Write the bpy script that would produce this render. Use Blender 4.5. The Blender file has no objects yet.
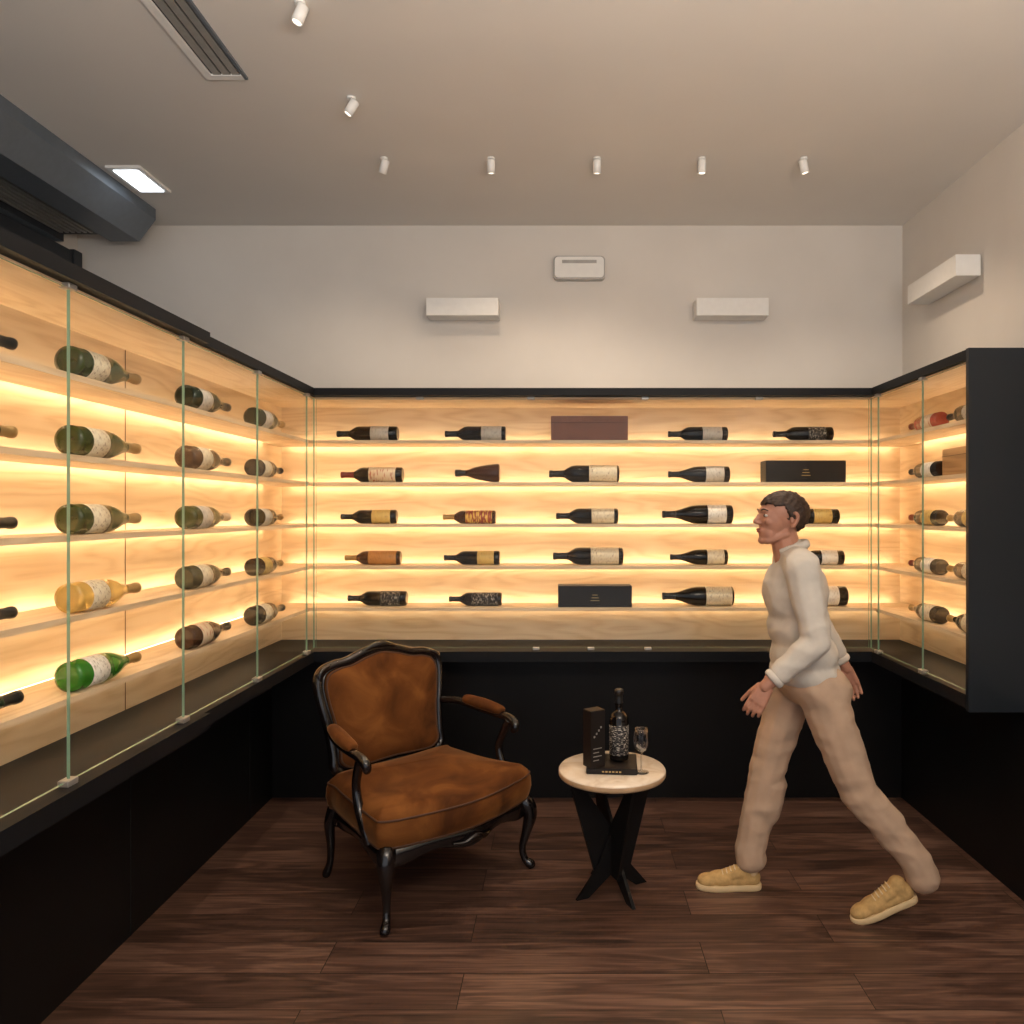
import bpy, bmesh, math, random
from mathutils import Vector, Matrix, Quaternion, noise
random.seed(7)
S=bpy.context.scene
COL=S.collection
CZ=1.6
S.view_settings.view_transform='Standard'

# ------------------------------------------------------------------ materials
def newmat(name):
    m=bpy.data.materials.new(name); m.use_nodes=True
    nt=m.node_tree; b=nt.nodes.get('Principled BSDF')
    return m,nt,b
def N(nt,t,**kw):
    n=nt.nodes.new(t)
    for k,v in kw.items(): setattr(n,k,v)
    return n
def L(nt,a,b): nt.links.new(a,b)
def ramp(nt,stops):
    r=N(nt,'ShaderNodeValToRGB'); e=r.color_ramp.elements
    while len(e)<len(stops): e.new(0.5)
    for i,(p,c) in enumerate(stops):
        e[i].position=p; e[i].color=(c[0],c[1],c[2],1)
    return r
def simple(name,col,rough=0.5,metal=0.0,noise=0.06,nscale=30,spec=0.5,bump=0.0,coat=0.0,trans=0.0):
    m,nt,b=newmat(name)
    tc=N(nt,'ShaderNodeTexCoord'); nz=N(nt,'ShaderNodeTexNoise'); nz.inputs['Scale'].default_value=nscale
    nz.inputs['Detail'].default_value=4
    L(nt,tc.outputs['Object'],nz.inputs['Vector'])
    r=ramp(nt,[(0.3,[c*(1-noise) for c in col]),(0.7,[min(1,c*(1+noise)) for c in col])])
    L(nt,nz.outputs['Fac'],r.inputs['Fac']); L(nt,r.outputs['Color'],b.inputs['Base Color'])
    b.inputs['Roughness'].default_value=rough; b.inputs['Metallic'].default_value=metal
    b.inputs['Specular IOR Level'].default_value=spec
    b.inputs['Coat Weight'].default_value=coat
    b.inputs['Transmission Weight'].default_value=trans
    if bump>0:
        bp=N(nt,'ShaderNodeBump'); bp.inputs['Strength'].default_value=bump; bp.inputs['Distance'].default_value=0.005
        L(nt,nz.outputs['Fac'],bp.inputs['Height']); L(nt,bp.outputs['Normal'],b.inputs['Normal'])
    return m
def emis(name,col,s):
    m,nt,b=newmat(name)
    b.inputs['Base Color'].default_value=(*col,1)
    b.inputs['Emission Color'].default_value=(*col,1); b.inputs['Emission Strength'].default_value=s
    return m
def wood(name,grain,c_dark,c_mid,c_light,rough=0.5,freq=13.0):
    m,nt,b=newmat(name)
    tc=N(nt,'ShaderNodeTexCoord'); mp=N(nt,'ShaderNodeMapping')
    sc={'X':(0.7,5,5),'Y':(5,0.7,5),'Z':(5,5,0.7)}[grain]; mp.inputs['Scale'].default_value=sc
    L(nt,tc.outputs['Object'],mp.inputs['Vector'])
    nz=N(nt,'ShaderNodeTexNoise'); nz.inputs['Scale'].default_value=1.1; nz.inputs['Detail'].default_value=2.5; nz.inputs['Roughness'].default_value=0.45
    L(nt,mp.outputs['Vector'],nz.inputs['Vector'])
    mu=N(nt,'ShaderNodeMath',operation='MULTIPLY'); mu.inputs[1].default_value=freq*6.28
    L(nt,nz.outputs['Fac'],mu.inputs[0])
    sn=N(nt,'ShaderNodeMath',operation='SINE'); L(nt,mu.outputs[0],sn.inputs[0])
    mr=N(nt,'ShaderNodeMapRange'); mr.inputs['From Min'].default_value=-1; mr.inputs['From Max'].default_value=1
    L(nt,sn.outputs[0],mr.inputs['Value'])
    mp2=N(nt,'ShaderNodeMapping'); mp2.inputs['Scale'].default_value={'X':(3,90,90),'Y':(90,3,90),'Z':(90,90,3)}[grain]
    L(nt,tc.outputs['Object'],mp2.inputs['Vector'])
    n2=N(nt,'ShaderNodeTexNoise'); n2.inputs['Scale'].default_value=1.5; n2.inputs['Detail'].default_value=3
    L(nt,mp2.outputs['Vector'],n2.inputs['Vector'])
    mx=N(nt,'ShaderNodeMath',operation='MULTIPLY_ADD'); mx.inputs[1].default_value=0.45
    L(nt,mr.outputs['Result'],mx.inputs[0])
    m3=N(nt,'ShaderNodeMath',operation='MULTIPLY'); m3.inputs[1].default_value=0.55; L(nt,n2.outputs['Fac'],m3.inputs[0])
    L(nt,m3.outputs[0],mx.inputs[2])
    r=ramp(nt,[(0.15,c_dark),(0.42,c_mid),(0.8,c_light)])
    L(nt,mx.outputs[0],r.inputs['Fac']); L(nt,r.outputs['Color'],b.inputs['Base Color'])
    b.inputs['Roughness'].default_value=rough
    return m

PD,PM,PL=(0.64,0.47,0.29),(0.73,0.56,0.37),(0.78,0.62,0.43)
M_woodX=wood('pine_ply_x','X',PD,PM,PL); M_woodY=wood('pine_ply_y','Y',PD,PM,PL)
M_black=simple('black_lacquer',(0.008,0.009,0.011),0.5,noise=0.15,nscale=4,spec=0.15)
M_panel=simple('charcoal_panel',(0.010,0.014,0.019),0.4,noise=0.1,nscale=3,spec=0.4)
M_blackbase=simple('black_base',(0.006,0.0055,0.0055),0.42,noise=0.2,nscale=3,spec=0.22)
M_seam=simple('seam_dark',(0.002,0.002,0.002),0.8)
M_woodseam=simple('wood_joint',(0.16,0.09,0.04),0.8)
M_wall=simple('plaster_wall',(0.72,0.68,0.63),0.9,noise=0.03,nscale=3,bump=0.02)
M_ceil=simple('plaster_ceiling',(0.74,0.71,0.67),0.9,noise=0.02,nscale=2)
M_white=simple('white_metal',(0.84,0.83,0.80),0.45,noise=0.02)
M_grey=simple('grey_metal',(0.13,0.155,0.185),0.45,metal=0.2,noise=0.05)
M_greyd=simple('dark_metal',(0.02,0.024,0.03),0.5,noise=0.1)
M_steel=simple('brushed_steel',(0.42,0.41,0.39),0.35,metal=0.6,noise=0.08)
M_led=emis('led_strip',(1.0,0.77,0.48),13)
M_lens=emis('spot_lens',(1.0,0.85,0.65),4)
M_emg=emis('emergency_panel',(0.85,0.93,1.0),4)
M_ebony=simple('ebonised_wood',(0.007,0.005,0.005),0.18,noise=0.3,nscale=20,coat=0.3)
M_skin=simple('skin',(0.42,0.20,0.13),0.5,noise=0.08,nscale=25)
M_lip=simple('lips',(0.34,0.12,0.10),0.5)
M_hair=simple('hair',(0.040,0.020,0.011),0.6,noise=0.5,nscale=90,bump=0.6)
M_eyew=simple('eye_white',(0.6,0.57,0.54),0.3); M_eyed=simple('eye_iris',(0.04,0.02,0.01),0.2)
M_shirt=simple('linen_shirt',(0.56,0.52,0.46),0.85,noise=0.08,nscale=14,bump=0.4)
M_trous=simple('beige_chinos',(0.46,0.32,0.22),0.85,noise=0.1,nscale=10,bump=0.4)
M_suede=simple('tan_suede',(0.46,0.29,0.11),0.85,noise=0.15,nscale=60,bump=0.2)
M_sole=simple('cream_sole',(0.60,0.44,0.24),0.7,noise=0.05)
M_lace=simple('laces',(0.6,0.48,0.3),0.8)
M_marble,_nt,_b=newmat('travertine_top')
tc=N(_nt,'ShaderNodeTexCoord'); nz=N(_nt,'ShaderNodeTexNoise'); nz.inputs['Scale'].default_value=9; nz.inputs['Detail'].default_value=8; nz.inputs['Distortion'].default_value=1.2
L(_nt,tc.outputs['Object'],nz.inputs['Vector']); r=ramp(_nt,[(0.3,(0.58,0.46,0.34)),(0.5,(0.70,0.60,0.48)),(0.7,(0.76,0.68,0.58))])
L(_nt,nz.outputs['Fac'],r.inputs['Fac']); L(_nt,r.outputs['Color'],_b.inputs['Base Color']); _b.inputs['Roughness'].default_value=0.25
M_stone_edge=simple('stone_rim',(0.48,0.32,0.18),0.5,noise=0.2,nscale=14)

# velvet
M_velvet,nt,b=newmat('rust_velvet')
tc=N(nt,'ShaderNodeTexCoord'); nz=N(nt,'ShaderNodeTexNoise'); nz.inputs['Scale'].default_value=5; nz.inputs['Detail'].default_value=6; nz.inputs['Distortion'].default_value=0.8
L(nt,tc.outputs['Object'],nz.inputs['Vector']); r=ramp(nt,[(0.32,(0.055,0.017,0.004)),(0.52,(0.115,0.038,0.008)),(0.70,(0.19,0.070,0.016))])  # base colour blotches paint in the velvet's sheen variation
L(nt,nz.outputs['Fac'],r.inputs['Fac']); L(nt,r.outputs['Color'],b.inputs['Base Color']); b.inputs['Roughness'].default_value=0.85
b.inputs['Specular IOR Level'].default_value=0.15
b.inputs['Sheen Weight'].default_value=0.35; b.inputs['Sheen Tint'].default_value=(1,0.55,0.25,1); b.inputs['Sheen Roughness'].default_value=0.3
M_piping=simple('velvet_piping',(0.06,0.022,0.007),0.7)

# floor
M_floor,nt,b=newmat('walnut_planks')
tc=N(nt,'ShaderNodeTexCoord'); mp=N(nt,'ShaderNodeMapping'); mp.inputs['Location'].default_value=(0.35,0.06,0)
L(nt,tc.outputs['Object'],mp.inputs['Vector'])
br=N(nt,'ShaderNodeTexBrick'); br.offset=0.37; br.inputs['Scale'].default_value=1.0
br.inputs['Brick Width'].default_value=1.35; br.inputs['Row Height'].default_value=0.19
br.inputs['Mortar Size'].default_value=0.0018; br.inputs['Mortar Smooth'].default_value=0.1
br.inputs['Color1'].default_value=(0,0,0,1); br.inputs['Color2'].default_value=(1,1,1,1); br.inputs['Mortar'].default_value=(0.5,0.5,0.5,1)
L(nt,mp.outputs['Vector'],br.inputs['Vector'])
off=N(nt,'ShaderNodeVectorMath',operation='SCALE'); off.inputs['Scale'].default_value=13.0
L(nt,br.outputs['Color'],off.inputs[0])
ad=N(nt,'ShaderNodeVectorMath',operation='ADD'); L(nt,tc.outputs['Object'],ad.inputs[0]); L(nt,off.outputs['Vector'],ad.inputs[1])
mp2=N(nt,'ShaderNodeMapping'); mp2.inputs['Scale'].default_value=(0.9,8,1); L(nt,ad.outputs['Vector'],mp2.inputs['Vector'])
nz=N(nt,'ShaderNodeTexNoise'); nz.inputs['Scale'].default_value=1.2; nz.inputs['Detail'].default_value=4; nz.inputs['Roughness'].default_value=0.5; nz.inputs['Distortion'].default_value=0.5
L(nt,mp2.outputs['Vector'],nz.inputs['Vector'])
mu=N(nt,'ShaderNodeMath',operation='MULTIPLY'); mu.inputs[1].default_value=40; L(nt,nz.outputs['Fac'],mu.inputs[0])
sn=N(nt,'ShaderNodeMath',operation='SINE'); L(nt,mu.outputs[0],sn.inputs[0])
mp3=N(nt,'ShaderNodeMapping'); mp3.inputs['Scale'].default_value=(3,120,1); L(nt,ad.outputs['Vector'],mp3.inputs['Vector'])
n3=N(nt,'ShaderNodeTexNoise'); n3.inputs['Scale'].default_value=1.0; n3.inputs['Detail'].default_value=4; L(nt,mp3.outputs['Vector'],n3.inputs['Vector'])
a1=N(nt,'ShaderNodeMath',operation='MULTIPLY_ADD'); a1.inputs[1].default_value=0.09; L(nt,sn.outputs[0],a1.inputs[0])
a2=N(nt,'ShaderNodeMath',operation='MULTIPLY_ADD'); a2.inputs[1].default_value=0.55; L(nt,n3.outputs['Fac'],a2.inputs[0])
a3=N(nt,'ShaderNodeMath',operation='MULTIPLY'); a3.inputs[1].default_value=0.16; L(nt,br.outputs['Color'],a3.inputs[0])
a4=N(nt,'ShaderNodeMath',operation='MULTIPLY_ADD'); a4.inputs[1].default_value=0.45; L(nt,nz.outputs['Fac'],a4.inputs[0]); L(nt,a3.outputs[0],a4.inputs[2])
L(nt,a4.outputs[0],a2.inputs[2]); L(nt,a2.outputs[0],a1.inputs[2])
r=ramp(nt,[(0.32,(0.026,0.013,0.009)),(0.58,(0.088,0.044,0.030)),(0.85,(0.19,0.105,0.072))])
L(nt,a1.outputs[0],r.inputs['Fac'])
mx=N(nt,'ShaderNodeMixRGB'); mx.inputs['Color2'].default_value=(0.01,0.005,0.003,1)
L(nt,br.outputs['Fac'],mx.inputs['Fac']); L(nt,r.outputs['Color'],mx.inputs['Color1']); L(nt,mx.outputs['Color'],b.inputs['Base Color'])
b.inputs['Roughness'].default_value=0.42

# thin anti-reflective pane glass (Schlick fresnel, same from both sides of each face)
M_glass,nt,b=newmat('pane_glass'); nt.nodes.remove(b)
out=nt.nodes.get('Material Output')
tr=N(nt,'ShaderNodeBsdfTransparent'); tr.inputs['Color'].default_value=(0.99,0.997,0.99,1)
gl=N(nt,'ShaderNodeBsdfGlossy'); gl.inputs['Roughness'].default_value=0.0
ge=N(nt,'ShaderNodeNewGeometry'); dt=N(nt,'ShaderNodeVectorMath',operation='DOT_PRODUCT')
L(nt,ge.outputs['Incoming'],dt.inputs[0]); L(nt,ge.outputs['Normal'],dt.inputs[1])
ab=N(nt,'ShaderNodeMath',operation='ABSOLUTE'); L(nt,dt.outputs['Value'],ab.inputs[0])
om=N(nt,'ShaderNodeMath',operation='SUBTRACT'); om.inputs[0].default_value=1.0; L(nt,ab.outputs[0],om.inputs[1])
pw=N(nt,'ShaderNodeMath',operation='POWER'); pw.inputs[1].default_value=5.0; L(nt,om.outputs[0],pw.inputs[0])
ma=N(nt,'ShaderNodeMath',operation='MULTIPLY_ADD'); ma.inputs[1].default_value=0.6; ma.inputs[2].default_value=0.008; L(nt,pw.outputs[0],ma.inputs[0])
ms=N(nt,'ShaderNodeMixShader'); L(nt,ma.outputs[0],ms.inputs[0]); L(nt,tr.outputs[0],ms.inputs[1]); L(nt,gl.outputs[0],ms.inputs[2]); L(nt,ms.outputs[0],out.inputs['Surface'])
M_gedge=simple('glass_edge',(0.22,0.36,0.26),0.2,noise=0.05)
M_wglass,nt,b=newmat('clear_glass'); nt.nodes.remove(b); out=nt.nodes.get('Material Output')
tr=N(nt,'ShaderNodeBsdfTransparent'); tr.inputs['Color'].default_value=(0.93,0.93,0.93,1)
gl=N(nt,'ShaderNodeBsdfGlossy'); gl.inputs['Roughness'].default_value=0.02
lw=N(nt,'ShaderNodeLayerWeight'); lw.inputs['Blend'].default_value=0.35
ms=N(nt,'ShaderNodeMixShader'); L(nt,lw.outputs['Facing'],ms.inputs[0]); L(nt,tr.outputs[0],ms.inputs[1]); L(nt,gl.outputs[0],ms.inputs[2]); L(nt,ms.outputs[0],out.inputs['Surface'])
M_night=simple('night_window_glass',(0.006,0.008,0.012),0.08,noise=0.3,nscale=2)

def label_mat(name,base,ink,scale=130,thr=0.60):
    m,nt,b=newmat(name)
    tc=N(nt,'ShaderNodeTexCoord'); mp=N(nt,'ShaderNodeMapping'); mp.inputs['Scale'].default_value=(1,0.5,2.4)
    L(nt,tc.outputs['Object'],mp.inputs['Vector'])
    nz=N(nt,'ShaderNodeTexNoise'); nz.inputs['Scale'].default_value=scale; nz.inputs['Detail'].default_value=1
    L(nt,mp.outputs['Vector'],nz.inputs['Vector'])
    r=ramp(nt,[(thr-0.02,base),(thr+0.08,ink)]); L(nt,nz.outputs['Fac'],r.inputs['Fac'])
    L(nt,r.outputs['Color'],b.inputs['Base Color']); b.inputs['Roughness'].default_value=0.6
    return m
LB={
 'cream':label_mat('label_cream',(0.78,0.70,0.53),(0.36,0.26,0.17)),
 'white':label_mat('label_white',(0.85,0.82,0.76),(0.38,0.34,0.30)),
 'grey':label_mat('label_grey',(0.62,0.58,0.52),(0.26,0.23,0.20)),
 'gold':label_mat('label_gold',(0.66,0.48,0.16),(0.32,0.16,0.06)),
 'red':label_mat('label_red',(0.70,0.58,0.42),(0.44,0.14,0.08),45,0.58),
 'orange':label_mat('label_orange',(0.52,0.24,0.07),(0.22,0.08,0.03)),
 'multi':label_mat('label_multi',(0.30,0.06,0.03),(0.75,0.50,0.12),50,0.5),
 'script':label_mat('label_script',(0.012,0.010,0.010),(0.65,0.6,0.52),130,0.57),
}
BG={
 'dark':simple('bottle_dark',(0.008,0.006,0.005),0.10,noise=0.2,spec=0.4),
 'brown':simple('bottle_brown',(0.06,0.022,0.008),0.10,noise=0.2,trans=0.25),
 'olive':simple('bottle_olive',(0.045,0.065,0.012),0.08,noise=0.2,trans=0.22),
 'green':simple('bottle_green',(0.04,0.24,0.02),0.06,noise=0.2,trans=0.3),
 'dgreen':simple('bottle_dgreen',(0.012,0.026,0.012),0.08,noise=0.2,trans=0.08),
 'amber':simple('bottle_amber',(0.85,0.60,0.18),0.05,noise=0.1,trans=0.5),
 'rose':simple('bottle_red',(0.50,0.06,0.03),0.08,noise=0.1,trans=0.3),
}
CP={
 'black':simple('capsule_black',(0.012,0.012,0.012),0.35),
 'gold':simple('capsule_gold',(0.40,0.26,0.10),0.35,metal=0.5),
 'red':simple('capsule_red',(0.20,0.03,0.02),0.4),
 'cream':simple('capsule_cream',(0.5,0.40,0.28),0.4),
}

# ------------------------------------------------------------------ mesh helpers
def link(o,parent=None):
    COL.objects.link(o)
    if parent: o.parent=parent
    return o
def empty(name,loc=(0,0,0),rotz=0):
    e=bpy.data.objects.new(name,None); e.empty_display_size=0.1
    COL.objects.link(e); e.location=loc; e.rotation_euler=(0,0,rotz); return e
def mesh_obj(name,bm,mats,parent=None,smooth=False):
    bmesh.ops.recalc_face_normals(bm,faces=bm.faces)
    me=bpy.data.meshes.new(name); bm.to_mesh(me); bm.free()
    for m in (mats if isinstance(mats,(list,tuple)) else [mats]): me.materials.append(m)
    if smooth:
        for p in me.polygons: p.use_smooth=True
    return link(bpy.data.objects.new(name,me),parent)
def add_box(bm,x0,x1,y0,y1,z0,z1,mi=0,mat=None):
    vs=[bm.verts.new(p) for p in ((x0,y0,z0),(x1,y0,z0),(x1,y1,z0),(x0,y1,z0),(x0,y0,z1),(x1,y0,z1),(x1,y1,z1),(x0,y1,z1))]
    if mat is not None:
        for v in vs: v.co=mat@v.co
    fs=[]
    for q in ((0,3,2,1),(4,5,6,7),(0,1,5,4),(1,2,6,5),(2,3,7,6),(3,0,4,7)):
        f=bm.faces.new([vs[i] for i in q]); f.material_index=mi; fs.append(f)
    return fs
def box(name,x0,x1,y0,y1,z0,z1,m,parent=None,bev=0.0):
    bm=bmesh.new(); add_box(bm,x0,x1,y0,y1,z0,z1)
    if bev: bmesh.ops.bevel(bm,geom=bm.edges[:],offset=bev,segments=2,affect='EDGES')
    return mesh_obj(name,bm,m,parent)
def boxes(name,lst,mats,parent=None,bev=0.0):
    bm=bmesh.new()
    for l in lst:
        add_box(bm,*l[:6],mi=(l[6] if len(l)>6 else 0))
    if bev: bmesh.ops.bevel(bm,geom=bm.edges[:],offset=bev,segments=1,affect='EDGES')
    return mesh_obj(name,bm,mats,parent)
def pane(name,x0,x1,y0,y1,z0,z1,parent):
    bm=bmesh.new(); fs=add_box(bm,x0,x1,y0,y1,z0,z1)
    for f in fs: f.material_index=1
    amax=max(f.calc_area() for f in fs)
    for f in fs:
        if f.calc_area()>0.9*amax: f.material_index=0
    return mesh_obj(name,bm,[M_glass,M_gedge],parent)
def catmull(pts,n=8,closed=False):
    P=[Vector(p) for p in pts]; out=[]; k=len(P)
    rng=range(k) if closed else range(k-1)
    for i in rng:
        if closed: p0,p1,p2,p3=P[(i-1)%k],P[i],P[(i+1)%k],P[(i+2)%k]
        else: p0,p1,p2,p3=P[max(i-1,0)],P[i],P[i+1],P[min(i+2,k-1)]
        for j in range(n):
            t=j/n
            out.append(0.5*((2*p1)+(-p0+p2)*t+(2*p0-5*p1+4*p2-p3)*t*t+(-p0+3*p1-3*p2+p3)*t**3))
    if not closed: out.append(P[-1].copy())
    return out
def sweep(bm,pts,seg=10,n=6,closed=False,mi=0,up=(0,0,1),flat=1.0):
    P=catmull([Vector(p[:3]) for p in pts],n,closed)
    R=[v.x for v in catmull([Vector((p[3],0,0)) for p in pts],n,closed)]
    rings=[]; k=len(P); ref=Vector(up)
    for i in range(k):
        a=P[(i-1)%k] if (closed or i>0) else P[i]; b=P[(i+1)%k] if (closed or i<k-1) else P[i]
        t=(b-a)
        if t.length<1e-9: t=Vector((0,0,1))
        t.normalize()
        u=ref-t*ref.dot(t)
        if u.length<1e-3: u=Vector((1,0,0))-t*t.x
        u.normalize(); w=t.cross(u)
        ref=u if not closed else ref
        rings.append([bm.verts.new(P[i]+(u*math.cos(2*math.pi*s/seg)*flat+w*math.sin(2*math.pi*s/seg))*max(R[i],0.0005)) for s in range(seg)])
    for i in range(k if closed else k-1):
        A=rings[i]; B=rings[(i+1)%k]
        for s in range(seg):
            f=bm.faces.new((A[s],A[(s+1)%seg],B[(s+1)%seg],B[s])); f.material_index=mi; f.smooth=True
    if not closed:
        for rr in (rings[0],rings[-1]):
            f=bm.faces.new(rr); f.material_index=mi
def lathe(bm,prof,seg=28,mat=None,mi=0,mfun=None):
    rings=[]
    for p in prof:
        r,z=p[0],p[1]
        rings.append([bm.verts.new((r*math.cos(2*math.pi*s/seg),r*math.sin(2*math.pi*s/seg),z)) for s in range(seg)])
    vs=[v for rg in rings for v in rg]
    for i in range(len(prof)-1):
        for s in range(seg):
            f=bm.faces.new((rings[i][s],rings[i][(s+1)%seg],rings[i+1][(s+1)%seg],rings[i+1][s])); f.smooth=True
            f.material_index=mfun(i,s) if mfun else mi
    for rg,i in ((rings[0],0),(rings[-1],len(prof)-2)):
        f=bm.faces.new(rg); f.material_index=mfun(i,0) if mfun else mi
    if mat is not None:
        for v in vs: v.co=mat@v.co
    return vs
def rrect(bm,w,h,r,y0,y1):
    P=[]
    for cx,cz,a0 in ((w-r,h-r,0),(-w+r,h-r,90),(-w+r,-h+r,180),(w-r,-h+r,270)):
        for k in range(7):
            a=math.radians(a0+k*15); P.append((cx+r*math.cos(a),cz+r*math.sin(a)))
    A=[bm.verts.new((x,y0,z)) for x,z in P]; B=[bm.verts.new((x,y1,z)) for x,z in P]
    bm.faces.new(A); bm.faces.new(B)
    for i in range(len(P)): bm.faces.new((A[i],A[(i+1)%len(P)],B[(i+1)%len(P)],B[i]))

# ------------------------------------------------------------------ room shell
XL,XR,YB,YF,ZC=-2.86,1.98,4.40,-1.2,3.28
box('floor',XL-0.1,XR+0.1,YF,YB+0.1,-0.1,0,M_floor)
box('ceiling',XL-0.1,XR+0.1,YF,YB+0.1,ZC,ZC+0.1,M_ceil)
box('wall_back',XL-0.1,XR+0.1,YB,YB+0.1,0,ZC,M_wall)
box('wall_right',XR,XR+0.1,YF,YB,0,ZC,M_wall)
box('wall_left',XL-0.1,XL,YF,YB,0,ZC,M_wall)
# window at left
w=empty('window_1')
box('window_pane',XL+0.002,XL+0.012,0.2,4.28,1.0,3.09,M_night,w)
fl=[(XL+0.002,XL+0.06,4.28,4.35,0.95,3.10),(XL+0.002,XL+0.06,0.13,0.2,0.95,3.10),(XL+0.002,XL+0.05,0.2,4.28,3.02,3.09),(XL+0.002,XL+0.05,0.2,4.28,0.95,1.02)]
for yy in (1.5,2.8): fl.append((XL+0.002,XL+0.05,yy,yy+0.05,1.0,3.05))
boxes('window_frame',fl,M_greyd,w)
# shutter housing (slanted face)
bm=bmesh.new()
prof=[(-2.27,3.279),(-2.27,3.22),(-2.36,3.10),(-2.52,3.10),(-2.52,3.14),(-2.78,3.14),(-2.78,3.10),(-2.855,3.10),(-2.855,3.279)]
A=[bm.verts.new((x,0.2,z)) for x,z in prof]; B=[bm.verts.new((x,4.16,z)) for x,z in prof]
bm.faces.new(A); bm.faces.new(B)
for i in range(len(prof)):
    f=bm.faces.new((A[i],A[(i+1)%len(prof)],B[(i+1)%len(prof)],B[i])); f.material_index=1 if i in (3,4,5) else 0
for k in range(7):
    add_box(bm,-2.76+k*0.033,-2.745+k*0.033,0.25,4.1,3.125,3.139,2)
mesh_obj('roller_shutter_housing',bm,[M_grey,M_greyd,M_steel])

# AC slot diffuser in ceiling
bm=bmesh.new()
x0,x1,y0,y1=-1.385,-1.225,1.3,2.90
add_box(bm,x0,x0+0.03,y0,y1,ZC-0.010,ZC,0); add_box(bm,x1-0.012,x1,y0,y1,ZC-0.010,ZC,2)
add_box(bm,x0+0.03,x1-0.012,y1-0.03,y1,ZC-0.010,ZC,0); add_box(bm,x0+0.03,x1-0.012,y0,y0+0.03,ZC-0.010,ZC,0)
add_box(bm,x0+0.03,x1-0.012,y0+0.03,y1-0.03,ZC-0.002,ZC,1)
for k in range(3):
    xx=x0+0.040+k*0.036; add_box(bm,xx,xx+0.029,y0+0.03,y1-0.03,ZC-0.008,ZC-0.003,3)
mesh_obj('ceiling_air_diffuser',bm,[M_white,M_greyd,M_grey,M_steel])
# emergency light panel
e=empty('recessed_emergency_light',(-2.145,3.78,ZC))
bm=bmesh.new(); add_box(bm,-0.085,0.085,-0.145,0.145,-0.012,0); mesh_obj('bezel',bm,M_white,e)
bm=bmesh.new(); add_box(bm,-0.06,0.06,-0.12,0.12,-0.016,-0.010); mesh_obj('lit_panel',bm,M_emg,e)
# emergency light on wall
e=empty('emergency_wall_light',(0.083,YB,3.02))
bm=bmesh.new(); rrect(bm,0.15,0.068,0.025,-0.045,0.0); mesh_obj('grey_surround',bm,M_steel,e)
bm=bmesh.new(); rrect(bm,0.142,0.060,0.022,-0.055,-0.0449); mesh_obj('diffuser',bm,M_white,e)
bm=bmesh.new(); add_box(bm,-0.10,0.10,-0.058,-0.0549,0.022,0.040); mesh_obj('tube',bm,M_steel,e)

# sconces
def sconce(loc,rot,ln=0.41):
    e=empty('wall_uplight',loc,rot); h=ln/2
    bm=bmesh.new(); add_box(bm,-h,h,-0.13,-0.012,-0.05,0.050)
    bmesh.ops.bevel(bm,geom=bm.edges[:],offset=0.0015,segments=2,affect='EDGES')
    mesh_obj('housing',bm,M_white,e)
    bm=bmesh.new(); add_box(bm,-h+0.02,h-0.02,-0.115,-0.03,0.0501,0.052); mesh_obj('top_lens',bm,M_white,e)
    bm=bmesh.new(); add_box(bm,-0.06,0.06,-0.0121,0,-0.03,0.03); mesh_obj('wall_plate',bm,M_steel,e)
sconce((-0.585,YB,2.77),0); sconce((0.955,YB,2.77),0)
sconce((XR,3.80,2.77),math.radians(-90),0.5)

# ceiling spots
V=Vector
def spot(x,y,en,hd):
    e=empty('ceiling_spotlight',(x,y,ZC))
    bm=bmesh.new(); lathe(bm,[(0.016,-0.008),(0.018,-0.006),(0.018,0.0)],18); mesh_obj('canopy',bm,M_white,e,False)
    bm=bmesh.new(); sweep(bm,[(0,0,-0.006,0.004),(0,0,-0.02,0.004),(0,0,-0.035,0.004)],8,3,up=(1,0,0)); mesh_obj('stem',bm,M_steel,e)
    d=V(hd).normalized()
    q=d.to_track_quat('-Z','Y').to_matrix().to_4x4(); T=Matrix.Translation((0,0,-0.042))@q
    bm=bmesh.new()
    lathe(bm,[(0.015,0.032),(0.019,0.029),(0.019,-0.030),(0.016,-0.030),(0.015,-0.025)],20,T)
    mesh_obj('barrel',bm,M_white,e)
    bm=bmesh.new(); lathe(bm,[(0.0145,-0.024),(0.0145,-0.027)],20,T); mesh_obj('lens',bm,M_lens,e)
    l=bpy.data.lights.new('spot_lamp','SPOT'); l.energy=en; l.color=(1,0.80,0.60); l.spot_size=math.radians(110); l.spot_blend=0.9; l.shadow_soft_size=0.02
    o=bpy.data.objects.new('lamp',l); COL.objects.link(o); o.parent=e
    o.matrix_local=T@Matrix.Translation((0,0,-0.036))
SP=30
spot(-0.873,2.47,SP,(-0.35,-0.1,-1)); spot(-0.866,3.04,SP*0.7,(-0.6,0.0,-1))
spot(-0.859,3.56,SP*0.8,(-0.35,0.25,-1)); spot(-0.351,3.56,SP*0.8,(0.0,0.25,-1)); spot(0.152,3.56,SP,(0.0,0.25,-1))
spot(0.65,3.56,SP*1.2,(0.0,0.1,-1)); spot(1.134,3.56,SP*1.2,(0.25,0.1,-1))

# ------------------------------------------------------------------ cabinets
SH=[0.394,0.164,-0.066,-0.296,-0.525]
SHZ=[CZ+s for s in SH]; TH=0.018
XGL,XGR,YG=-1.35,1.647,4.05
YL0=0.75; YR0=3.06
ZB0,ZB1,ZT0,ZT1=0.80,0.855,2.222,2.262
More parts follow.
